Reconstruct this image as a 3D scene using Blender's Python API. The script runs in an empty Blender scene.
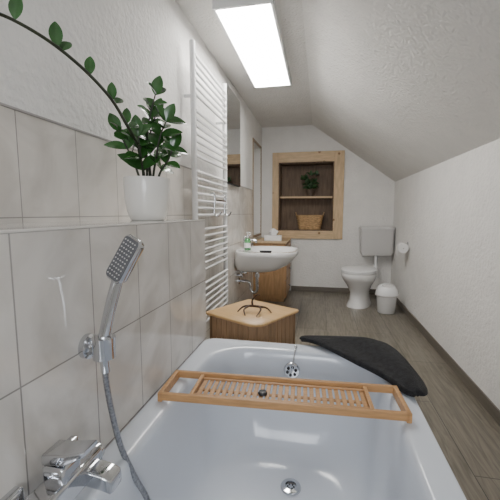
import bpy, bmesh, math, random
from mathutils import Vector, Matrix
random.seed(4)
COL = bpy.context.scene.collection
PI = math.pi

# ------------------------------------------------------------------ materials
def new_mat(name):
    m = bpy.data.materials.new(name); m.use_nodes = True
    nt = m.node_tree; b = nt.nodes["Principled BSDF"]
    return m, nt, b

def mat(name, col, rough=.5, metal=0, bump=0, bscale=60, var=0.0, vscale=6, stretch=(1,1,1),
        trans=0, coat=0, emis=0, bdist=.002, knots=False):
    m, nt, b = new_mat(name)
    N, L = nt.nodes, nt.links
    b.inputs['Roughness'].default_value = rough
    b.inputs['Metallic'].default_value = metal
    b.inputs['Transmission Weight'].default_value = trans
    b.inputs['Coat Weight'].default_value = coat
    tc = N.new('ShaderNodeTexCoord'); mp = N.new('ShaderNodeMapping')
    mp.inputs['Scale'].default_value = stretch
    L.new(tc.outputs['Object'], mp.inputs['Vector'])
    nz = N.new('ShaderNodeTexNoise'); nz.inputs['Scale'].default_value = vscale
    nz.inputs['Detail'].default_value = 5
    L.new(mp.outputs['Vector'], nz.inputs['Vector'])
    cr = N.new('ShaderNodeValToRGB')
    lo = [max(0, c*(1-var)) for c in col]; hi = [min(1, c*(1+var)) for c in col]
    cr.color_ramp.elements[0].color = (*lo, 1); cr.color_ramp.elements[0].position = .3
    cr.color_ramp.elements[1].color = (*hi, 1); cr.color_ramp.elements[1].position = .7
    L.new(nz.outputs['Fac'], cr.inputs['Fac'])
    out = cr.outputs['Color']
    if knots:
        vo = N.new('ShaderNodeTexVoronoi'); vo.inputs['Scale'].default_value = 5.5
        L.new(tc.outputs['Object'], vo.inputs['Vector'])
        kr = N.new('ShaderNodeValToRGB')
        kr.color_ramp.elements[0].position = .07; kr.color_ramp.elements[0].color = (.38, .28, .2, 1)
        kr.color_ramp.elements[1].position = .13; kr.color_ramp.elements[1].color = (1, 1, 1, 1)
        L.new(vo.outputs['Distance'], kr.inputs['Fac'])
        mx = N.new('ShaderNodeMixRGB'); mx.blend_type = 'MULTIPLY'; mx.inputs['Fac'].default_value = 1
        L.new(out, mx.inputs[1]); L.new(kr.outputs['Color'], mx.inputs[2]); out = mx.outputs[0]
    L.new(out, b.inputs['Base Color'])
    if bump > 0:
        n2 = N.new('ShaderNodeTexNoise'); n2.inputs['Scale'].default_value = bscale
        n2.inputs['Detail'].default_value = 3
        L.new(mp.outputs['Vector'], n2.inputs['Vector'])
        bp = N.new('ShaderNodeBump'); bp.inputs['Strength'].default_value = bump
        bp.inputs['Distance'].default_value = bdist
        L.new(n2.outputs['Fac'], bp.inputs['Height'])
        L.new(bp.outputs['Normal'], b.inputs['Normal'])
    if emis > 0:
        b.inputs['Emission Color'].default_value = (*col, 1)
        b.inputs['Emission Strength'].default_value = emis
    return m

def tile_mat(name, axes, w, h, o0, o1, c1, c2, grout, rough=.12, mortar=.0018, offset=0.0, wood=False):
    m, nt, b = new_mat(name)
    N, L = nt.nodes, nt.links
    tc = N.new('ShaderNodeTexCoord'); sp = N.new('ShaderNodeSeparateXYZ')
    L.new(tc.outputs['Object'], sp.inputs[0])
    def sub(sock, v):
        a = N.new('ShaderNodeMath'); a.operation = 'SUBTRACT'
        L.new(sock, a.inputs[0]); a.inputs[1].default_value = v
        return a.outputs[0]
    cb = N.new('ShaderNodeCombineXYZ')
    L.new(sub(sp.outputs[axes[0]], o0), cb.inputs[0]); L.new(sub(sp.outputs[axes[1]], o1), cb.inputs[1])
    br = N.new('ShaderNodeTexBrick'); br.offset = offset; br.squash = 1
    br.inputs['Scale'].default_value = 1
    br.inputs['Mortar Size'].default_value = mortar
    br.inputs['Mortar Smooth'].default_value = .2
    br.inputs['Brick Width'].default_value = w
    br.inputs['Row Height'].default_value = h
    br.inputs['Color1'].default_value = (*c1, 1); br.inputs['Color2'].default_value = (*c2, 1)
    br.inputs['Mortar'].default_value = (*grout, 1)
    L.new(cb.outputs[0], br.inputs['Vector'])
    nz = N.new('ShaderNodeTexNoise'); nz.inputs['Detail'].default_value = 6
    mp = N.new('ShaderNodeMapping'); L.new(tc.outputs['Object'], mp.inputs['Vector'])
    if wood:
        mp.inputs['Scale'].default_value = (30, 2.2, 1); nz.inputs['Scale'].default_value = 1.3
        nz.inputs['Distortion'].default_value = 1.4
    else:
        nz.inputs['Scale'].default_value = 3.2; nz.inputs['Distortion'].default_value = 2.0
    L.new(mp.outputs['Vector'], nz.inputs['Vector'])
    mx = N.new('ShaderNodeMixRGB'); mx.blend_type = 'MULTIPLY'
    mx.inputs['Fac'].default_value = 1 if wood else .8
    cr = N.new('ShaderNodeValToRGB')
    v = .58 if wood else .76
    cr.color_ramp.elements[0].position = .35; cr.color_ramp.elements[0].color = (v, v*.98, v*.95, 1)
    cr.color_ramp.elements[1].position = .60; cr.color_ramp.elements[1].color = (1, 1, 1, 1)
    L.new(nz.outputs['Fac'], cr.inputs['Fac'])
    L.new(br.outputs['Color'], mx.inputs[1]); L.new(cr.outputs['Color'], mx.inputs[2])
    L.new(mx.outputs[0], b.inputs['Base Color'])
    b.inputs['Roughness'].default_value = rough
    bp = N.new('ShaderNodeBump'); bp.inputs['Strength'].default_value = .5
    bp.inputs['Distance'].default_value = .002; bp.invert = True
    L.new(br.outputs['Fac'], bp.inputs['Height'])
    b2 = N.new('ShaderNodeBump'); b2.inputs['Strength'].default_value = .15; b2.inputs['Distance'].default_value = .008
    n3 = N.new('ShaderNodeTexNoise'); n3.inputs['Scale'].default_value = 14
    L.new(tc.outputs['Object'], n3.inputs['Vector']); L.new(n3.outputs['Fac'], b2.inputs['Height'])
    L.new(bp.outputs['Normal'], b2.inputs['Normal']); L.new(b2.outputs['Normal'], b.inputs['Normal'])
    return m

M_PLASTER = mat('plaster_white', (.79, .775, .75), .9, bump=1, bscale=42, var=.03, bdist=.010)
M_CEIL = mat('plaster_ceiling', (.71, .695, .67), .95, bump=1, bscale=55, var=.03, bdist=.011)
M_TILE_L = tile_mat('glazed_tile_lower', (1, 2), .205, .275, .480, 1.117, (.72, .685, .64), (.77, .735, .69), (.36, .34, .315), rough=.05)
M_TILE_U = tile_mat('glazed_tile_upper', (1, 2), .24, .30, .834, 1.437, (.72, .685, .64), (.77, .735, .69), (.36, .34, .315), rough=.05)
M_FLOOR = tile_mat('wood_look_floor', (1, 0), 1.2, .30, .35, .39, (.195, .172, .135), (.24, .213, .17), (.05, .045, .035), rough=.28, mortar=.0025, offset=.5, wood=True)
M_BASE = mat('baseboard_grey', (.14, .122, .10), .4, var=.15, vscale=6, stretch=(1, .3, 8))
M_LEDGE = mat('ledge_glaze', (.74, .71, .67), .06, var=.05)
M_TRIM = mat('edge_trim', (.34, .32, .31), .4, var=.05)
M_TUB = mat('tub_enamel', (.68, .72, .785), .14, var=.01)
M_CER = mat('white_ceramic', (.78, .77, .76), .1, coat=.3, var=.01)
M_CERGREY = mat('cistern_plastic', (.58, .57, .56), .3, var=.01)
M_POT = mat('pot_glaze', (.78, .76, .72), .2, var=.02)
M_WHITE = mat('white_lacquer', (.80, .80, .80), .25, var=.01)
M_CHROME = mat('chrome', (.60, .61, .63), .08, 1, var=.02)
M_STEEL = mat('braided_steel', (.38, .385, .40), .28, 1, var=.3, vscale=200)
M_DARK = mat('dark_rubber', (.015, .015, .017), .5, var=.1)
M_BAMBOO = mat('bamboo', (.50, .275, .115), .42, var=.18, vscale=5, stretch=(3, 40, 30), bump=.1)
M_LID = mat('bamboo_lid', (.58, .37, .17), .42, var=.12, vscale=3, stretch=(3, 40, 3), bump=.05)
M_HAMP = mat('hamper_wood', (.29, .18, .10), .6, var=.2, vscale=4, stretch=(20, 20, 2), bump=.2)
M_PINE = mat('pine_frame', (.57, .41, .24), .5, var=.15, vscale=3, stretch=(12, 12, 2.5), bump=.1, knots=True)
M_PINEH = mat('pine_frame_horizontal', (.57, .41, .24), .5, var=.15, vscale=3, stretch=(2.5, 12, 14), bump=.1, knots=True)
M_HONEY = mat('honey_wood', (.36, .21, .10), .45, var=.2, vscale=3, stretch=(14, 14, 2), bump=.1, knots=True)
M_WALNUT = mat('niche_boards', (.14, .09, .055), .6, var=.3, vscale=3, stretch=(14, 14, 2), bump=.1)
M_LEAF = mat('leaf_green', (.036, .120, .026), .25, var=.4, vscale=12, coat=.3)
M_LEAF2 = mat('leaf_dark_green', (.03, .08, .025), .4, var=.4, vscale=14)
M_STEM = mat('stem_green', (.022, .03, .012), .5, var=.3)
M_SOIL = mat('soil', (.03, .02, .015), .95, bump=1, bscale=120, var=.4, vscale=60)
M_TOWEL = mat('charcoal_terry', (.017, .017, .019), .95, bump=1, bscale=220, var=.5, vscale=55, bdist=.006)
M_BRANCH = mat('dark_branch', (.05, .022, .012), .5, var=.3, vscale=25)
M_WICK = mat('wicker', (.46, .29, .14), .7, bump=1, bscale=40, var=.4, vscale=30, stretch=(1, 1, 3), bdist=.01)
M_PAPER = mat('paper', (.80, .79, .78), .9, bump=.3, var=.02)
M_SOAP = mat('green_soap', (.20, .60, .25), .1, trans=.7, var=.05)
M_MIRROR = mat('mirror_glass', (.85, .87, .88), .01, 1, var=0)
M_LAMP = mat('lamp_diffuser', (1, .98, .94), .4, emis=27)
M_BLIND = mat('window_pane', (.50, .49, .47), .3, var=.05)
M_WFRAME = mat('window_wood', (.33, .25, .17), .5, var=.15, vscale=3, stretch=(14, 14, 2))
M_POTD = mat('dark_pot', (.10, .07, .05), .6, var=.2)

# ------------------------------------------------------------------ geometry
class G:
    def __init__(s): s.bm = bmesh.new()
    def box(s, c, d, rot=None):
        c = Vector(c); vs = []
        for x in (-.5, .5):
            for y in (-.5, .5):
                for z in (-.5, .5):
                    p = Vector((x*d[0], y*d[1], z*d[2]))
                    if rot: p = rot @ p
                    vs.append(s.bm.verts.new(c+p))
        for f in ((0,1,3,2),(4,6,7,5),(0,4,5,1),(2,3,7,6),(0,2,6,4),(1,5,7,3)):
            s.bm.faces.new([vs[i] for i in f])
        return s
    def bb(s, x0, x1, y0, y1, z0, z1):
        return s.box(((x0+x1)/2, (y0+y1)/2, (z0+z1)/2), (x1-x0, y1-y0, z1-z0))
    def loft(s, rings, cap0=True, cap1=True, closed=True):
        R = [[s.bm.verts.new(p) for p in r] for r in rings]
        n = len(R[0])
        for a, b in zip(R, R[1:]):
            for i in range(n if closed else n-1):
                j = (i+1) % n
                s.bm.faces.new((a[i], a[j], b[j], b[i]))
        if cap0: s.bm.faces.new(list(reversed(R[0])))
        if cap1: s.bm.faces.new(R[-1])
        return s
    def tube(s, pts, r, seg=12, smooth=True, cap=True, n=6):
        pts = [Vector(p) for p in pts]
        if smooth and len(pts) > 2: 
            rr = r if isinstance(r, (list, tuple)) else None
            P, RR = [], []
            for i in range(len(pts)-1):
                p0 = pts[max(i-1,0)]; p1 = pts[i]; p2 = pts[i+1]; p3 = pts[min(i+2,len(pts)-1)]
                for k in range(n):
                    t = k/n
                    P.append(.5*((2*p1)+(-p0+p2)*t+(2*p0-5*p1+4*p2-p3)*t*t+(-p0+3*p1-3*p2+p3)*t**3))
                    if rr: RR.append(rr[i]*(1-t)+rr[i+1]*t)
            P.append(pts[-1])
            if rr: RR.append(rr[-1]); r = RR
            pts = P
        rings = []; up = None
        for i, p in enumerate(pts):
            t = (pts[min(i+1,len(pts)-1)]-pts[max(i-1,0)])
            if t.length < 1e-9: t = Vector((0,0,1))
            t.normalize()
            if up is None:
                up = t.orthogonal().normalized()
            else:
                up = (up - t*up.dot(t))
                if up.length < 1e-6: up = t.orthogonal()
                up.normalize()
            v = t.cross(up)
            rad = r[i] if isinstance(r, (list, tuple)) else r
            rings.append([p+(up*math.cos(2*PI*k/seg)+v*math.sin(2*PI*k/seg))*rad for k in range(seg)])
        return s.loft(rings, cap, cap)
    def cyl(s, p0, p1, r, r1=None, seg=24):
        return s.tube([p0, p1], [r, r if r1 is None else r1], seg, smooth=False)
    def lathe(s, prof, seg=32, c=(0,0,0), axis='z'):
        rings = []
        for r, z in prof:
            ring = []
            for k in range(seg):
                a = 2*PI*k/seg
                if axis == 'z': p = Vector((r*math.cos(a), r*math.sin(a), z))
                elif axis == 'y': p = Vector((r*math.cos(a), z, -r*math.sin(a)))
                else: p = Vector((z, r*math.cos(a), r*math.sin(a)))
                ring.append(Vector(c)+p)
            rings.append(ring)
        return s.loft(rings)
    def ball(s, c, r, sc=(1,1,1)):
        m = Matrix.Translation(c) @ Matrix.Diagonal((sc[0]*r, sc[1]*r, sc[2]*r, 1))
        bmesh.ops.create_uvsphere(s.bm, u_segments=16, v_segments=10, radius=1, matrix=m)
        return s
    def leaf(s, base, d, nrm, L, W, bend=.25):
        d = Vector(d).normalized(); nrm = Vector(nrm)
        nrm = (nrm - d*nrm.dot(d))
        if nrm.length < 1e-4: nrm = d.orthogonal()
        nrm.normalize(); side = d.cross(nrm)
        prof = [(0,.08),(.12,.55),(.32,.95),(.55,1),(.76,.75),(.92,.35),(1,.05)]
        rows = []
        for t, w in prof:
            c = Vector(base)+d*L*t - nrm*bend*L*t*t
            rows.append([s.bm.verts.new(c+side*W*.5*w*k+nrm*abs(k)*W*.15*w) for k in (-1,-.5,0,.5,1)])
        for a, b in zip(rows, rows[1:]):
            for i in range(4): s.bm.faces.new((a[i], a[i+1], b[i+1], b[i]))
        return s
    def xf(s, M):
        bmesh.ops.transform(s.bm, matrix=M, verts=s.bm.verts[:]); return s

def obj(name, g, m, parent=None, smooth=False, bevel=0, sub=0, label=None, solid=0, loc=None, rot=None, seg=2, **props):
    bmesh.ops.recalc_face_normals(g.bm, faces=g.bm.faces[:])
    me = bpy.data.meshes.new(name); g.bm.to_mesh(me); g.bm.free()
    me.materials.append(m)
    o = bpy.data.objects.new(name, me); COL.objects.link(o)
    if parent: o.parent = parent
    if loc: o.location = loc
    if rot: o.rotation_euler = rot
    if smooth:
        for p in me.polygons: p.use_smooth = True
    if solid:
        md = o.modifiers.new('s', 'SOLIDIFY'); md.thickness = solid; md.offset = 0
    if bevel:
        md = o.modifiers.new('b', 'BEVEL'); md.width = bevel; md.segments = seg; md.limit_method = 'ANGLE'
        md.angle_limit = math.radians(40)
    if sub:
        md = o.modifiers.new('u', 'SUBSURF'); md.levels = sub; md.render_levels = sub
    if smooth and not sub:
        try:
            me.set_sharp_from_angle(angle=math.radians(50))
        except Exception: pass
    if label: o['label'] = label
    for k, v in props.items(): o[k] = v
    return o

def thing(name, loc, label, cat, rotz=0, rot=None):
    e = bpy.data.objects.new(name, None); COL.objects.link(e)
    e.location = loc; e.rotation_euler = rot if rot else (0, 0, rotz)
    e.empty_display_size = .05
    e['label'] = label; e['category'] = cat
    return e

def rrect(hx, hy, r, z, cx=0, cy=0, n=8):
    pts = []
    for sx, sy, a0 in ((1,1,0),(-1,1,90),(-1,-1,180),(1,-1,270)):
        for k in range(n+1):
            a = math.radians(a0+90*k/n)
            pts.append(Vector((cx+sx*(hx-r)+r*math.cos(a), cy+sy*(hy-r)+r*math.sin(a), z)))
    return pts
def sell(hx, hy, z, cx=0, cy=0, e=2.0, n=40):
    pts = []
    for k in range(n):
        a = 2*PI*k/n; c, s_ = math.cos(a), math.sin(a)
        pts.append(Vector((cx+hx*math.copysign(abs(c)**(2/e), c), cy+hy*math.copysign(abs(s_)**(2/e), s_), z)))
    return pts
ST = dict(kind='structure')

# ------------------------------------------------------------------ room shell
XL, XR, YB, YN, ZC = -.85, .99, 5.0, -1.3, 2.376
def wall_hole_x(name, x0, x1, y0, y1, z0, z1, hy0, hy1, hz0, hz1, m):
    g = G(); g.bb(x0,x1,y0,hy0,z0,z1).bb(x0,x1,hy1,y1,z0,z1).bb(x0,x1,hy0,hy1,z0,hz0).bb(x0,x1,hy0,hy1,hz1,z1)
    return obj(name, g, m, **ST)
def wall_hole_y(name, x0, x1, y0, y1, z0, z1, hx0, hx1, hz0, hz1, m):
    g = G(); g.bb(x0,hx0,y0,y1,z0,z1).bb(hx1,x1,y0,y1,z0,z1).bb(hx0,hx1,y0,y1,z0,hz0).bb(hx0,hx1,y0,y1,hz1,z1)
    return obj(name, g, m, **ST)
obj('floor', G().bb(XL-.1, XR+.1, YN-.1, YB+.3, -.1, 0), M_FLOOR, **ST)
wall_hole_x('wall_left', XL-.15, XL, YN, YB, 0, ZC, 4.33, 4.90, .86, 2.06, M_PLASTER)
obj('wall_right', G().bb(XR, XR+.1, YN, YB, 0, 1.62), M_PLASTER, **ST)
wall_hole_y('wall_back', XL-.15, XR+.1, YB, YB+.3, 0, ZC+.05, -.605, .185, .89, 1.875, M_PLASTER)
wall_hole_y('wall_near', XL-.15, XR+.1, YN-.1, YN, 0, ZC+.05, -.45, .55, 1.0, 1.85, M_PLASTER)
g = G()
g.bb(XL-.15, -.13, YN, YB, ZC, ZC+.1)
sl = [(-.13, ZC), (XR, 1.571), (XR+.1, 1.571), (XR+.1, 1.7), (-.13, ZC+.1)]
g.loft([[Vector((x, YN, z)) for x, z in sl], [Vector((x, YB, z)) for x, z in sl]])
obj('ceiling', g, M_CEIL, **ST)
# ledge wall beside the bathtub
obj('wall_ledge', G().bb(XL, -.514, YN, 1.48, 0, 1.116), M_TILE_L, **ST)
obj('trim_1', G().bb(XL, -.5125, YN, 1.482, 1.116, 1.122), M_LEDGE, bevel=.002, **ST)
obj('trim_2', G().bb(XL, XL+.008, YN, 4.27, 0, 1.437), M_TILE_U, **ST)
obj('trim_3', G().bb(XL, XL+.011, YN, 4.27, 1.437, 1.443), M_TRIM, **ST)
obj('baseboard_right', G().bb(XR-.012, XR, YN, YB, 0, .075), M_BASE, bevel=.002, **ST)
obj('baseboard_back', G().bb(-.40, XR-.012, YB-.012, YB, 0, .075), M_BASE, bevel=.002, **ST)
# side window niche (left wall)
g = G()
y0, y1, z0, z1 = 4.33, 4.90, .86, 2.06; w = .03
g.bb(XL-.01, XL+.010, y0-w, y1+w, z1, z1+w).bb(XL-.01, XL+.010, y0-w, y1+w, z0-w, z0)
g.bb(XL-.01, XL+.010, y0-w, y0, z0, z1).bb(XL-.01, XL+.010, y1, y1+w, z0, z1)
wd = obj('window_1', g, M_WFRAME, bevel=.003, **ST)
obj('pane', G().bb(XL-.12, XL-.10, y0, y1, z0, z1), M_BLIND, wd)
g = G(); w = .05
g.bb(-.45,.55,YN-.06,YN-.02,1.0,1.05).bb(-.45,.55,YN-.06,YN-.02,1.80,1.85).bb(-.45,-.40,YN-.06,YN-.02,1.05,1.80).bb(.50,.55,YN-.06,YN-.02,1.05,1.80).bb(.03,.07,YN-.06,YN-.02,1.05,1.80)
obj('window_2', g, M_WHITE, bevel=.003, **ST)

# ------------------------------------------------------------------ back niche shelf
t = thing('niche_shelf', (-.2, 5.0, .78), 'built-in wooden wall niche with pine frame and dark board lining', 'shelf')
T = Vector((-.2, 5.0, .78))
def W(g_):  # shift world coords to local
    bmesh.ops.translate(g_.bm, verts=g_.bm.verts[:], vec=-T); return g_
obj('frame_stile', W(G().bb(-.69,-.60,4.965,5.0,.78,2.01)), M_PINE, t, bevel=.004)
obj('frame_stile', W(G().bb(.18,.315,4.965,5.0,.78,2.01)), M_PINE, t, bevel=.004)
obj('frame_rail', W(G().bb(-.60,.18,4.968,5.0,1.87,2.01)), M_PINEH, t, bevel=.004)
obj('frame_rail', W(G().bb(-.60,.18,4.968,5.0,.78,.895)), M_PINEH, t, bevel=.004)
g = G().bb(-.60,-.585,5.0,5.27,.895,1.87).bb(.165,.18,5.0,5.27,.895,1.87).bb(-.585,.165,5.0,5.27,.895,.91).bb(-.585,.165,5.0,5.27,1.855,1.87).bb(-.585,.165,5.255,5.27,.91,1.855)
obj('lining', W(g), M_WALNUT, t, label='dark brown lining boards')
obj('shelf_board', W(G().bb(-.585,.165,5.02,5.255,1.365,1.39)), M_PINEH, t, bevel=.002)

# ------------------------------------------------------------------ plants
def plant(name, loc, label, potprof, potmat, stems, leafL, leafW, soil_z, soil_r, pairs=5, leafmat=M_LEAF, cat='plant'):
    t = thing(name, loc, label, cat)
    obj('pot', G().lathe(potprof, 40), potmat, t, smooth=True)
    obj('soil', G().lathe([(0.001, soil_z-.01), (soil_r, soil_z-.01), (soil_r, soil_z), (.001, soil_z+.004)], 24), M_SOIL, t, smooth=True)
    gs, gl = G(), G()
    for st in stems:
        pts = [Vector(p) for p in st['p']]; n = st.get('n', pairs)
        gs.tube(pts, [st.get('r', .005)*(1-.5*i/(len(pts)-1)) for i in range(len(pts))], 8)
        if 'leaves' in st:
            for (p, dd, L_) in st['leaves']:
                gl.leaf(p, dd, (.5,-.8,.2), L_, L_*.52, random.uniform(.0,.2))
            continue
        # sample polyline
        for i in range(n):
            f = st.get('s', .3)+(1-st.get('s', .3))*i/max(1, n-1)
            x = f*(len(pts)-1); k = min(int(x), len(pts)-2); fr = x-k
            p = pts[k].lerp(pts[k+1], fr); d = (pts[k+1]-pts[k]).normalized()
            side = d.cross(Vector((random.uniform(-.3,.3), random.uniform(-.3,.3), 1)))
            if side.length < .1: side = d.orthogonal()
            side.normalize()
            rot = Matrix.Rotation(random.uniform(-.7,.7)+i*1.3*st.get('tw', 1), 3, d); side = rot @ side
            sc = 1-.25*i/n
            for sgn in st.get('sg', (1, -1)):
                dd = side*sgn*random.uniform(.8,1.1)+d*random.uniform(.4,.9)+Vector((0,0,random.uniform(-.15,.25)))
                nr = d*.7+Vector((.5,-.9,.35))
                gl.leaf(p, dd, nr, leafL*st.get('ls',1)*sc*random.uniform(.8,1.15), leafW*st.get('ls',1)*sc*random.uniform(.85,1.1), random.uniform(.1,.35))
        gl.leaf(pts[-1], (pts[-1]-pts[-2]), Vector((.3,-.7,.4)), leafL*st.get('ls',1)*.85, leafW*st.get('ls',1)*.8, .1)
    obj('stem', gs, M_STEM, t, smooth=True)
    obj('foliage', gl, leafmat, t, smooth=True, sub=1)
    return t
PX, PY, PZ = -.66, 1.23, 1.122
def rel(x, y, z): return (x-PX, y-PY, z-PZ)
pot = [(.001,0),(.060,0),(.066,.004),(.077,.035),(.084,.08),(.087,.13),(.0865,.157),(.0855,.162),(.082,.160),(.079,.14),(.001,.135)]
stems = [
 dict(p=[(0,0,.13),(.01,-.01,.25),(.025,-.02,.36),(.055,-.02,.46)], n=6, s=.35),
 dict(p=[(.02,0,.13),(.05,-.02,.23),(.075,-.03,.31),(.10,-.03,.36)], n=5, s=.35),
 dict(p=[(-.02,0,.13),(-.04,-.02,.22),(-.06,-.04,.28),(-.08,-.05,.33)], n=4, s=.4),
 dict(p=[(.0,.02,.13),(.0,.03,.25),(.0,.04,.34),(.02,.05,.41)], n=5, s=.4),
 dict(p=[(.03,.01,.13),(.05,.02,.19),(.08,.02,.23),(.10,.02,.27)], n=4, s=.35),
 dict(p=[(.0,-.02,.13),(.01,-.05,.20),(.02,-.08,.25),(.02,-.09,.30)], n=4, s=.3),
 dict(p=[(-.01,.01,.13),(-.02,.01,.20),(-.03,.0,.26),(-.035,.0,.30)], n=4, s=.3),
 dict(p=[rel(-.66,1.27,1.25), rel(-.665,1.25,1.35), rel(-.645,1.13,1.405), rel(-.63,1.05,1.44), rel(-.62,.96,1.487), rel(-.62,.86,1.522), rel(-.62,.753,1.541), rel(-.62,.66,1.543), rel(-.62,.58,1.532), rel(-.62,.48,1.50)],
      r=.0062,
      leaves=[(rel(-.62,.63,1.543),(.2,.0,1),.052),
              (rel(-.62,.745,1.542),(-.05,.0,1),.06),(rel(-.62,.755,1.538),(.1,.5,.6),.048),
              (rel(-.62,.86,1.522),(.0,.1,1),.055),
              (rel(-.62,.96,1.487),(-.02,.05,1),.055),(rel(-.62,.97,1.482),(.1,.75,.5),.05),
              (rel(-.63,1.05,1.44),(-.05,.2,1),.058),(rel(-.63,1.06,1.435),(.2,.8,.3),.055)]),
]
plant('potted_plant', (PX, PY, PZ), 'glossy green plant in white ceramic pot with long arching stem', pot, M_POT, stems, .085, .055, .137, .077)
ns = []
for k in range(9):
    a = k*2.4; r = .05+.05*((k*37) % 10)/10
    ns.append(dict(p=[(0,0,.09),(r*.5*math.cos(a), r*.4*math.sin(a), .15),(r*1.1*math.cos(a), r*.6*math.sin(a), .20+.05*(k%3))], n=3, r=.003))
plant('potted_plant', (-.15, 5.12, 1.39), 'small leafy plant in dark pot on the niche shelf',
      [(.001,0),(.04,0),(.055,.10),(.05,.10),(.045,.085),(.001,.085)], M_POTD, ns, .09, .055, .09, .045, leafmat=M_LEAF2)

# basket
t = thing('wicker_basket', (-.15, 5.12, .91), 'woven tan wicker basket in the niche', 'basket')
g = G(); rings = []
for i in range(13):
    z = .20*i/12; hx = .155+.04*i/12; hy = .085+.02*i/12; k = .004 if i % 2 else -.002
    rings.append(sell(hx+k, hy+k, z, e=3))
rings += [sell(.183, .093, .20, e=3), sell(.14, .07, .012, e=3)]
g.loft(rings); obj('body', g, M_WICK, t, smooth=True)
g = G(); g.tube([*sell(.197,.107,.203,e=3), sell(.197,.107,.203,e=3)[0]], .009, 8, smooth=False, cap=False)
obj('rim', g, M_WICK, t, smooth=True)
for sx in (-1, 1):
    g = G(); g.tube([(sx*.19,-.04,.20),(sx*.20,-.03,.235),(sx*.205,0,.25),(sx*.20,.03,.235),(sx*.19,.04,.20)], .007, 8)
    obj('handle', g, M_WICK, t, smooth=True)

# ------------------------------------------------------------------ ceiling light
t = thing('ceiling_light', (-.462, 2.665, ZC), 'long white rectangular ceiling light panel, switched on', 'lamp')
g = G(); hx, hy = .178, .64
g.bb(-hx,hx,-hy,-hy+.018,-.05,0).bb(-hx,hx,hy-.018,hy,-.05,0).bb(-hx,-hx+.018,-hy+.018,hy-.018,-.05,0).bb(hx-.018,hx,-hy+.018,hy-.018,-.05,0)
obj('frame', g, M_WHITE, t, bevel=.002)
obj('diffuser', G().bb(-hx+.018,hx-.018,-hy+.018,hy-.018,-.052,-.046), M_LAMP, t, label='glowing diffuser')

# ------------------------------------------------------------------ towel radiator
t = thing('towel_radiator', (-.775, 2.40, .37), 'tall white ladder towel radiator on the tiled wall', 'radiator')
for y in (-.35, .35):
    obj('post', G().cyl((0,y,0),(0,y,1.81),.018), M_WHITE, t, smooth=True, bevel=.004)
rung = None; k = 0; z = .03
groups = [7, 7, 7, 7, 6]
for gi, n in enumerate(groups):
    for i in range(n):
        if rung is None:
            rung = obj('rung', G().cyl((.012,-.35,0),(.012,.35,0),.0095,seg=12), M_WHITE, t, smooth=True, loc=(0,0,z))
        else:
            o = rung.copy(); o.parent = t; o.location = (0,0,z); COL.objects.link(o)
        z += .0455
    z += .050
for y in (-.33, .33):
    for zz in (.42, 1.5):
        obj('bracket', G().cyl((-.067,y,zz),(0,y,zz),.010,seg=12), M_WHITE, t, smooth=True)
# chrome hooks on the radiator
t = thing('towel_hook', (-.745, 2.42, 1.18), 'chrome double towel hook clipped on the radiator rungs', 'hook')
g = G()
for y in (-.16, .10):
    g.tube([(.0,y,.10),(.03,y,.10),(.035,y,.06),(.03,y,-.03),(.06,y,-.05),(.08,y,-.02)], .006, 8)
g.tube([(.035,-.16,.06),(.035,.10,.06)], .006, 8)
obj('hook', g, M_CHROME, t, smooth=True)

# ------------------------------------------------------------------ mirror
t = thing('wall_mirror', (-.85, 3.24, 1.42), 'tall rectangular wall mirror with dark edge', 'mirror')
obj('back_panel', G().bb(.0,.03,-.28,.26,0,.85), M_DARK, t, bevel=.002)
obj('glass', G().bb(.03,.035,-.275,.245,.005,.845), M_MIRROR, t)

# ------------------------------------------------------------------ sink
SZ = .775
t = thing('washbasin', (-.842, 3.50, SZ), 'white ceramic wall-mounted washbasin with chrome mixer', 'sink')
g = G()
def sk(s, z, cx, e=3.4): return sell(.315*s, .36*s, z, cx=cx, e=e, n=48)
g.loft([sk(.30,-.225,.2), sk(.50,-.22,.2), sk(.70,-.195,.22), sk(.86,-.145,.26), sk(.955,-.08,.295), sk(.985,-.05,.31), sk(1,-.040,.315), sk(1,-.006,.315), sk(.99,0,.315), 
        sk(.82,0,.35,2.6), sk(.79,-.008,.35,2.6), sk(.70,-.07,.345,2.4), sk(.45,-.12,.32,2.2), sk(.12,-.13,.32,2)])
obj('basin', g, M_CER, t, smooth=True)
g = G(); g.cyl((.07,0,0),(.07,0,.10),.024).tube([(.07,0,.075),(.12,0,.095),(.19,0,.085)],[.016,.014,.012],12).cyl((.19,0,.088),(.19,0,.065),.012)
obj('faucet', g, M_CHROME, t, smooth=True, bevel=.002)
g = G(); g.cyl((.07,0,.10),(.07,0,.13),.022).tube([(.07,0,.125),(.13,0,.15)],.008,8)
obj('faucet_lever', g, M_CHROME, t, smooth=True, bevel=.002)
g = G(); g.cyl((.2,0,-.21),(.2,0,-.40),.016).cyl((.2,0,-.26),(.2,0,-.30),.026).tube([(.2,0,-.37),(.2,0,-.44),(.17,0,-.47),(.13,0,-.44),(.12,0,-.37),(.08,0,-.35),(0,0,-.35)],.016,12).cyl((0,0,-.35),(.008,0,-.35),.035)
obj('drain_trap', g, M_CHROME, t, smooth=True)
for y in (-.09, .09):
    g = G(); g.cyl((0,y,-.27),(.05,y,-.27),.012).cyl((.05,y,-.27),(.075,y,-.27),.018).tube([(.04,y,-.26),(.05,y*.8,-.2),(.07,y*.3,-.1)],.005,8)
    obj('supply_valve', g, M_CHROME, t, smooth=True)
# soap dish on the near rim
g = G(); g.loft([sell(.05,.02,0,n=28), sell(.062,.026,.018,n=28), sell(.056,.022,.018,n=28), sell(.045,.016,.006,n=28)])
obj('soap_dish', g, M_DARK, None, smooth=True, loc=(-.50, 3.178, SZ+.0005), label='small black oval soap dish on the washbasin rim', category='soap dish')

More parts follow.
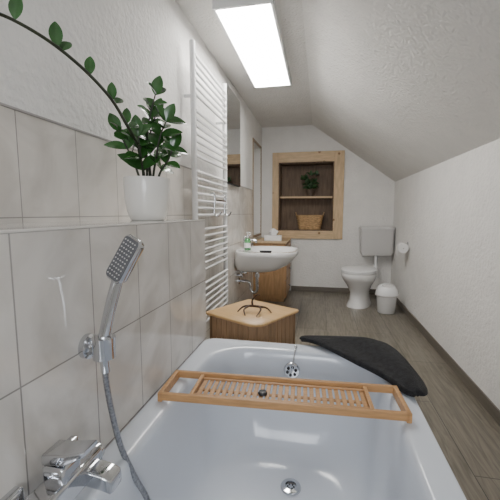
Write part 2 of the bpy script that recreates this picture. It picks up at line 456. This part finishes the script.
# soap bottle
t = thing('soap_bottle', (-.715, 3.36, SZ+.001), 'clear bottle of green liquid soap with white pump', 'bottle')
obj('body', G().lathe([(.001,0),(.030,0),(.033,.006),(.033,.095),(.024,.11),(.013,.118),(.013,.128),(.001,.128)],28), M_SOAP, t, smooth=True)
obj('label_band', G().lathe([(.0335,.025),(.034,.025),(.034,.075),(.0335,.075)],28), M_PAPER, t, smooth=True)
g = G(); g.cyl((0,0,.128),(0,0,.142),.014).cyl((0,0,.14),(0,0,.175),.005).cyl((0,0,.173),(0,0,.183),.011).tube([(0,0,.18),(.02,-.015,.181),(.035,-.025,.173)],.005,8)
obj('pump', g, M_WHITE, t, smooth=True)

# ------------------------------------------------------------------ wooden cabinet
t = thing('wooden_cabinet', (-.62, 4.615, 0), 'honey-coloured wooden drawer cabinet against the wall', 'cabinet')
obj('body', G().bb(-.22,.195,-.32,.32,.04,.765).bb(-.2,.18,-.30,.30,0,.04), M_HONEY, t, bevel=.003)
obj('top_panel', G().bb(-.225,.215,-.335,.335,.765,.79), M_PINE, t, bevel=.004)
for i in range(3):
    z = .06+.235*i
    d = obj('drawer', G().bb(.195,.212,-.31,.31,z,z+.22), M_HONEY, t, bevel=.003)
    obj('knob', G().lathe([(.001,0),(.008,0),(.008,.012),(.016,.018),(.014,.028),(.001,.03)],16,c=(.212,0,z+.11),axis='x'), M_CHROME, d, smooth=True)
obj('side_panel', G().bb(-.17,.145,-.327,-.32,.09,.36).bb(-.17,.145,-.327,-.32,.42,.71), M_HONEY, t, bevel=.002)
# tissue box
t = thing('tissue_box', (-.60, 4.45, .79), 'white tissue box with a tissue pulled out', 'tissue box')
obj('box', G().bb(-.11,.11,-.06,.06,0,.07), M_WHITE, t, bevel=.004)
g = G(); n = 20; rings = []
for i, (s, z) in enumerate([(.04,.068),(.05,.09),(.06,.115),(.03,.145),(.004,.155)]):
    rings.append([Vector((s*math.cos(2*PI*k/n)*(1+.2*math.sin(k*3+i)), .6*s*math.sin(2*PI*k/n)*(1+.3*math.sin(k*5)), z+.008*math.sin(k*4+i))) for k in range(n)])
g.loft(rings); obj('tissue', g, M_PAPER, t, smooth=True)

# ------------------------------------------------------------------ hamper
t = thing('laundry_hamper', (-.37, 1.88, 0), 'brown wooden laundry hamper with bamboo lid behind the bathtub', 'hamper', rotz=math.radians(-29))
h = .175
def hring(hh, r, rf, z):   # one larger-radius corner facing the tub
    pts = []; n = 8
    for sx, sy, a0, rr in ((1,1,0,r),(-1,1,90,r),(-1,-1,180,r),(1,-1,270,rf)):
        for k in range(n+1):
            a = math.radians(a0+90*k/n)
            pts.append(Vector((sx*(hh-rr)+rr*math.cos(a), sy*(hh-rr)+rr*math.sin(a), z)))
    return pts
g = G(); g.loft([hring(h,.02,.055,0), hring(h,.02,.055,.573), hring(h-.012,.015,.045,.573), hring(h-.012,.015,.045,.02)])
obj('body', g, M_HAMP, t, smooth=True)
g = G()
base = hring(h+.002,.02,.055,0)
P = base+[base[0]]
per = sum((P[k+1]-P[k]).length for k in range(len(P)-1)); nsl = 34
def at(sv):
    sv %= per; k = 0
    while sv > (P[k+1]-P[k]).length: sv -= (P[k+1]-P[k]).length; k += 1
    dd = (P[k+1]-P[k]); return P[k]+dd*(sv/max(dd.length,1e-9)), dd
for k in range(nsl):
    p, dd = at((k+.5)*per/nsl)
    p1, _ = at((k+.2)*per/nsl); p2, _ = at((k+.8)*per/nsl); dd = p2-p1
    R = Matrix.Rotation(math.atan2(dd.y, dd.x), 3, 'Z')
    g.box((p.x,p.y,.287),(per/nsl-.003,.006,.565),R)
obj('slat_cladding', g, M_HAMP, t, bevel=.0015)
g = G(); g.loft([hring(.193,.02,.07,.574), hring(.196,.022,.072,.577), hring(.196,.022,.072,.586), hring(.193,.02,.07,.589)])
obj('lid', g, M_LID, t, smooth=True, label='flat bamboo lid')
# branch ornament on lid
t = thing('branch_ornament', (-.355, 1.84, .589), 'dark brown curved driftwood branch lying on the hamper lid', 'ornament')
g = G()
g.tube([(-.09,-.02,.007),(-.065,.015,.028),(-.02,.02,.034),(.03,.005,.036),(.07,.02,.026),(.10,-.005,.007)], [.003,.0055,.007,.007,.005,.003], 8)
g.tube([(-.03,.02,.034),(-.05,-.03,.026),(-.035,-.075,.006)], [.006,.005,.003], 8)
g.tube([(.03,.005,.036),(.045,-.04,.03),(.03,-.085,.007)], [.006,.005,.003], 8)
g.tube([(-.01,.015,.034),(-.015,.03,.065),(.01,.03,.095),(.03,.02,.10)], [.006,.005,.004,.003], 8)
obj('branch', g, M_BRANCH, t, smooth=True)

# ------------------------------------------------------------------ toilet
t = thing('toilet', (.52, 4.40, 0), 'white ceramic toilet with closed lid and wall cistern', 'toilet')
R20 = Matrix.Translation((-.02,-.01,0)) @ Matrix.Rotation(math.radians(-20), 4, 'Z') @ Matrix.Diagonal((1.1,1.08,1.02,1))
g = G()
g.loft([sell(.125,.22,0,cy=.02,e=2.6), sell(.122,.215,.02,cy=.02,e=2.6), sell(.105,.19,.08,cy=.03), sell(.102,.185,.17,cy=.03), sell(.13,.20,.25,cy=.0), sell(.168,.235,.32,cy=-.02), sell(.186,.26,.37,cy=-.03), sell(.188,.263,.41,cy=-.03), sell(.18,.255,.42,cy=-.03),
        sell(.125,.19,.42,cy=-.05), sell(.115,.18,.38,cy=-.05), sell(.07,.10,.26,cy=-.02), sell(.03,.04,.22,cy=0)])
g.box((0,.215,.33),(.20,.09,.17))
obj('pan', g.xf(R20), M_CER, t, smooth=True)
g = G(); g.loft([sell(.188,.262,.422,cy=-.03), sell(.192,.266,.428,cy=-.03), sell(.19,.264,.438,cy=-.03), sell(.13,.195,.438,cy=-.05), sell(.128,.193,.422,cy=-.05)], False, False)
obj('seat', g.xf(R20), M_WHITE, t, smooth=True)
g = G(); g.loft([sell(.186,.26,.440,cy=-.03), sell(.190,.264,.446,cy=-.03), sell(.186,.26,.456,cy=-.03), sell(.15,.22,.464,cy=-.03), sell(.05,.08,.467,cy=-.03)])
obj('lid', g.xf(R20), M_WHITE, t, smooth=True)
g = G(); g.loft([rrect(.19,.075,.03,.575,.24,.485), rrect(.212,.092,.035,.62,.24,.487), rrect(.218,.095,.035,.93,.24,.485)])
obj('cistern', g, M_CERGREY, t, smooth=True)
g = G(); g.loft([rrect(.225,.098,.035,.93,.24,.48), rrect(.225,.098,.035,.955,.24,.48), rrect(.21,.085,.03,.97,.24,.48)])
obj('cistern_lid', g, M_CERGREY, t, smooth=True)
obj('flush_button', G().lathe([(.001,.970),(.03,.970),(.03,.976),(.001,.978)],24,c=(.24,.46,0)), M_WHITE, t, smooth=True)
obj('flush_pipe', G().tube([(.24,.48,.58),(.24,.48,.46),(.22,.42,.37),(.15,.33,.34),(.08,.24,.34)],.022,14), M_WHITE, t, smooth=True)

# bin
t = thing('waste_bin', (.775, 4.10, 0), 'small white plastic bin with domed swing lid beside the toilet', 'bin')
obj('body', G().lathe([(.001,0),(.090,0),(.096,.006),(.112,.215),(.114,.22),(.001,.22)],36), M_WHITE, t, smooth=True)
obj('lid', G().lathe([(.122,.208),(.125,.212),(.125,.232),(.118,.262),(.10,.300),(.075,.325),(.04,.340),(.001,.343)],36), M_WHITE, t, smooth=True)
g = G(); g.loft([sell(.066,.05,.28,cy=-.045), sell(.062,.046,.335,cy=-.04), sell(.03,.02,.342,cy=-.03)])
obj('swing_flap', g, M_CER, t, smooth=True)
obj('lid_rim', G().lathe([(.126,.205),(.129,.208),(.129,.216),(.126,.219)],36), M_CERGREY, t, smooth=True)

# toilet paper holder
t = thing('toilet_paper_holder', (.99, 4.15, .80), 'chrome holder with white toilet paper roll on the wall', 'toilet paper')
g = G(); g.lathe([(.001,0),(.024,0),(.024,-.008),(.001,-.01)],24,c=(0,.0,.0),axis='x').tube([(0,0,0),(-.06,0,0),(-.075,0,-.01),(-.075,0,-.03),(-.075,-.01,-.04),(-.075,-.13,-.04)],.006,10)
obj('holder', g, M_CHROME, t, smooth=True)
g = G().lathe([(.02,-.12),(.055,-.12),(.055,-.02),(.02,-.02)],32,c=(-.075,0,-.04),axis='y'); g.box((-.13,-.07,-.08),(.002,.098,.09))
obj('roll', g, M_PAPER, t, smooth=True)

# ------------------------------------------------------------------ bathtub
TX, TY = -.102, .59
t = thing('bathtub', (TX, TY, 0), 'white enamel built-in bathtub with chrome drain and overflow', 'bathtub')
g = G()
g.loft([rrect(.405,.885,.05,.525), rrect(.4115,.8895,.055,.53), rrect(.4115,.8895,.055,.562), rrect(.409,.887,.055,.568), rrect(.402,.88,.055,.57),
        rrect(.350,.818,.17,.57), rrect(.340,.808,.17,.567), rrect(.334,.800,.17,.558), rrect(.329,.793,.17,.535), rrect(.316,.765,.18,.42), rrect(.300,.73,.19,.30),
        rrect(.285,.70,.19,.235), rrect(.262,.672,.18,.20), rrect(.225,.63,.16,.18), rrect(.17,.57,.12,.172), rrect(.06,.45,.05,.169)], False, True)
obj('shell', g, M_TUB, t, smooth=True, sub=1)
g = G(); g.loft([rrect(.385,.862,.03,0,n=3), rrect(.385,.862,.03,.53,n=3)], False, False)
obj('apron', g, M_LEDGE, t, solid=.012, label='tiled apron panel')
DX, DY = .02, .535
g = G(); g.lathe([(.001,.004),(.018,.004),(.020,.010),(.034,.008),(.037,.002),(.037,0),(.001,0)],32,c=(DX,DY,.173))
obj('drain', g, M_CHROME, t, smooth=True)
g = G(); 
for k in range(6):
    a = k*PI/3; g.cyl((DX+.011*math.cos(a),DY+.011*math.sin(a),.176),(DX+.011*math.cos(a),DY+.011*math.sin(a),.1785),.0035,seg=10)
obj('drain_grid', g, M_DARK, t)
g = G(); g.lathe([(.001,0),(.034,0),(.034,-.006),(.030,-.012),(.001,-.014)],32,c=(0,.779,.497),axis='y')
o = obj('overflow', g, M_CHROME, t, smooth=True)
g = G()
for k in range(6):
    a = k*PI/3+.3; g.cyl((.018*math.cos(a),.767,.497+.018*math.sin(a)),(.018*math.cos(a),.762,.497+.018*math.sin(a)),.006,seg=10)
obj('overflow_grid', g, M_DARK, t)
g = G(); g.tube([(0,.765,.49),(.004,.762,.52),(.008,.785,.553),(.012,.805,.575),(.012,.825,.574)],.0025,8)
g.ball((.012,.83,.577),.007)
obj('plug_chain', g, M_CHROME, t, smooth=True)

# bath caddy
t = thing('bath_caddy', (-.113, 1.014, .570), 'slatted bamboo bath caddy resting across the tub rims', 'bath tray', rotz=math.radians(3.0))
L2, Wd = .364, .074
for sy in (-1, 1):
    obj('side_rail', G().bb(-L2,L2,sy*Wd-.006,sy*Wd+.006,.006,.030), M_BAMBOO, t, bevel=.002)
for sx in (-1, 1):
    g = G().bb(sx*L2-.007,sx*L2+.007,-Wd-.006,Wd+.006,.001,.030)
    obj('end_bar', g, M_BAMBOO, t, bevel=.002)
    g = G().bb(sx*(L2-.095)-.006,sx*(L2-.095)+.006,-Wd+.006,Wd-.006,.004,.026)
    obj('cross_bar', g, M_BAMBOO, t, bevel=.002)
g = G(); x = -L2+.106
while x < L2-.11:
    g.bb(x,x+.013,-Wd+.006,Wd-.006,.010,.016); x += .0195
g.bb(-L2+.10,L2-.10,-.006,.006,.004,.010)
obj('slat_deck', g, M_BAMBOO, t, bevel=.0015)
obj('inner_rail', G().bb(-L2+.10,L2-.10,-.056,-.048,.016,.022).bb(-L2+.10,L2-.10,.048,.056,.016,.022), M_BAMBOO, t, bevel=.002)
obj('knob', G().lathe([(.001,.016),(.013,.016),(.015,.020),(.012,.026),(.001,.028)],20,c=(-.052,-.015,0)), M_DARK, t, smooth=True)

# ------------------------------------------------------------------ towel / mat
outer = [(-.07,1.520),(-.06,1.540),(-.03,1.560),(.02,1.58),(.08,1.594),(.14,1.592),(.20,1.572),(.25,1.54),(.285,1.49),(.312,1.42),(.33,1.34),(.342,1.26),(.348,1.19),(.345,1.14),(.335,1.105),(.318,1.085)]
inner = [(-.075,1.505),(-.06,1.485),(-.03,1.465),(.0,1.445),(.03,1.415),(.06,1.38),(.09,1.345),(.12,1.31),(.15,1.275),(.18,1.245),(.21,1.212),(.233,1.18),(.250,1.15),(.263,1.12),(.278,1.095),(.300,1.082)]
g = G(); NA = 25; NR = len(outer); NS = 3
rows = []
for ii in range((NR-1)*NS+1):
    i = ii/NS; i0 = min(int(i), NR-2); fr = i-i0
    o_ = (outer[i0][0]*(1-fr)+outer[i0+1][0]*fr, outer[i0][1]*(1-fr)+outer[i0+1][1]*fr)
    i_ = (inner[i0][0]*(1-fr)+inner[i0+1][0]*fr, inner[i0][1]*(1-fr)+inner[i0+1][1]*fr)
    e = max(0, math.sin(PI*(i+.6)/(NR+.2)))**.5
    row = []
    for k in range(NA):
        f = k/(NA-1)
        x = i_[0]*(1-f)+o_[0]*f; y = i_[1]*(1-f)+o_[1]*f
        dx = max(0, x-.31); dy = max(0, y-1.48); dn = math.hypot(dx, dy)
        env = math.sin(f*PI)**.5
        fold = .5+.5*math.tanh(8*(f-.42-.08*math.sin(i*.35)))   # one long layer overlapping the other
        z = .588 - dn*.38 + env*e*(.013*fold + .005*math.sin(f*8+i*.35) + .006)
        row.append(g.bm.verts.new((x-.15, y-1.4, z-.57)))
    rows.append(row)
for a, b in zip(rows, rows[1:]):
    for k in range(NA-1): g.bm.faces.new((a[k], a[k+1], b[k+1], b[k]))
o = obj('bath_mat', g, M_TOWEL, smooth=True, solid=.024, sub=1, loc=(.15, 1.4, .57), label='dark charcoal folded bath mat draped over the tub corner', category='bath mat')

# ------------------------------------------------------------------ shower
WX = -.514
t = thing('shower_holder', (WX, .655, .850), 'chrome hand shower wall bracket on the tiles', 'shower holder')
g = G(); g.lathe([(.001,0),(.028,0),(.028,.012),(.016,.018),(.016,.03),(.001,.03)],28,axis='x')
obj('mount', g, M_CHROME, t, smooth=True)
obj('cradle', G().lathe([(.012,-.024),(.024,-.024),(.026,.024),(.013,.024)],24,c=(.044,0,.0)), M_CHROME, t, smooth=True)
t = thing('hand_shower', (-.470, .655, .850), 'chrome rectangular hand shower with metal hose', 'hand shower')
ax0 = Vector((.0,0,-.022)); ax1 = Vector((.026,.018,.140)); 
obj('handle', G().tube([ax0, (0,0,.01), (.011,.008,.075), ax1, (.036,.022,.170)],[.010,.0135,.0125,.013,.012],16), M_CHROME, t, smooth=True)
d = (Vector((.055,.02,.105))).normalized()
nrm = Vector((-.42,-.82,-.30)); nrm = (nrm-d*nrm.dot(d)).normalized(); sd = d.cross(nrm).normalized()
Mx = Matrix((sd, d, nrm)).transposed().to_4x4(); Mx.translation = Vector((.046,.026,.197))
g = G(); g.loft([rrect(.015,.042,.012,-.018), rrect(.024,.052,.014,-.010), rrect(.026,.055,.014,.007), rrect(.024,.053,.013,.010)])
obj('head', g.xf(Mx), M_CHROME, t, smooth=True)
g = G(); g.loft([rrect(.022,.050,.010,.010), rrect(.022,.050,.010,.0115)])
M_SPRAY = mat('spray_plate', (.12,.123,.13), .4, .2, var=.1)
obj('spray_plate', g.xf(Mx), M_SPRAY, t, label='dark grey spray plate')
g = G()
for i in range(5):
    for j in range(10):
        g.cyl((-.016+.008*i,-.042+.0093*j,.0115),(-.016+.008*i,-.042+.0093*j,.0130),.0017,seg=8)
obj('nozzle', g.xf(Mx), M_CERGREY, t, kind='stuff')
hp = [(0,0,-.025),(.001,.003,-.09),(.006,.012,-.17),(.018,.022,-.255),(.043,.033,-.335),(.073,.043,-.415),(.088,.0,-.485),(.083,-.08,-.495),(.058,-.18,-.415),(.025,-.225,-.295),(.011,-.225,-.235)]
g = G(); g.tube(hp, .0068, 12, n=10)
obj('hose', g, M_STEEL, t, smooth=True, label='flexible metal hose')
g = G(); g.cyl((0,0,-.020),(0.001,.001,-.058),.010)
obj('hose_nut', g, M_CHROME, t, smooth=True)

t = thing('bath_mixer', (WX, .525, .640), 'chrome wall-mounted bath mixer tap above the tub rim', 'tap')
def yrr(hx, hz, r, y, cx): return [Vector((cx+p.x, y, p.y)) for p in rrect(hx, hz, r, 0)]
g = G(); g.loft([yrr(.022,.021,.008,-.135,.052), yrr(.026,.025,.009,-.130,.052), yrr(.026,.025,.009,.060,.052), yrr(.022,.021,.008,.065,.052)])
obj('body', g, M_CHROME, t, smooth=True)
for y in (-.10, .04):
    g = G(); g.loft([[Vector((xx,y+p.x,p.y)) for p in rrect(hh,hh,.008,0)] for xx, hh in ((0,.034),(.012,.034),(.016,.030))]).cyl((.01,y,0),(.04,y,0),.018)
    obj('escutcheon', g, M_CHROME, t, smooth=True)
g = G(); g.loft([rrect(.023,.024,.006,.02,.052,-.02), rrect(.023,.024,.006,.050,.052,-.02), rrect(.020,.021,.006,.054,.052,-.02)])
obj('lever_base', g, M_CHROME, t, smooth=True)
g = G()
def xrr(hy, hz, r, x, z): return [Vector((x, -.02+p.x, z+p.y)) for p in rrect(hy, hz, r, 0)]
g.loft([xrr(.021,.008,.003,.028,.064), xrr(.023,.011,.004,.031,.065), xrr(.023,.011,.004,.075,.070), xrr(.019,.006,.003,.112,.084), xrr(.018,.004,.002,.116,.086)])
obj('lever', g, M_CHROME, t, smooth=True)
g = G()
def srr(hy, hz, r, x, z): return [Vector((x, .028+p.x, z+p.y)) for p in rrect(hy, hz, r, 0)]
g.loft([srr(.021,.016,.005,.06,-.004), srr(.021,.016,.005,.11,-.010), srr(.020,.015,.005,.128,-.016), srr(.016,.011,.005,.132,-.018)])
obj('spout', g, M_CHROME, t, smooth=True)
g = G(); g.lathe([(.001,.06),(.019,.06),(.020,.066),(.018,.080),(.001,.083)],24,c=(.052,.0,.0),axis='y')
obj('diverter_knob', g, M_CHROME, t, smooth=True)

# ------------------------------------------------------------------ lights & world
w = bpy.data.worlds.new('World'); bpy.context.scene.world = w; w.use_nodes = True
bg = w.node_tree.nodes['Background']; bg.inputs[0].default_value = (.75,.85,1,1); bg.inputs[1].default_value = 1.5
ld = bpy.data.lights.new('window_daylight', 'AREA'); ld.shape = 'RECTANGLE'; ld.size = .9; ld.size_y = .75
ld.energy = 24; ld.color = (.93, .96, 1)
lo = bpy.data.objects.new('window_daylight', ld); COL.objects.link(lo)
lo.location = (.05, YN-.12, 1.43); lo.rotation_euler = (math.radians(90), 0, 0)

cam = bpy.data.cameras.new('Camera'); co = bpy.data.objects.new('Camera', cam); COL.objects.link(co)
cam.sensor_width = 36; cam.lens = 340/500*36; cam.clip_start = .02
co.location = (0, 0, 1.15); co.rotation_euler = (math.radians(90-6.2), 0, math.radians(11.6))
bpy.context.scene.camera = co
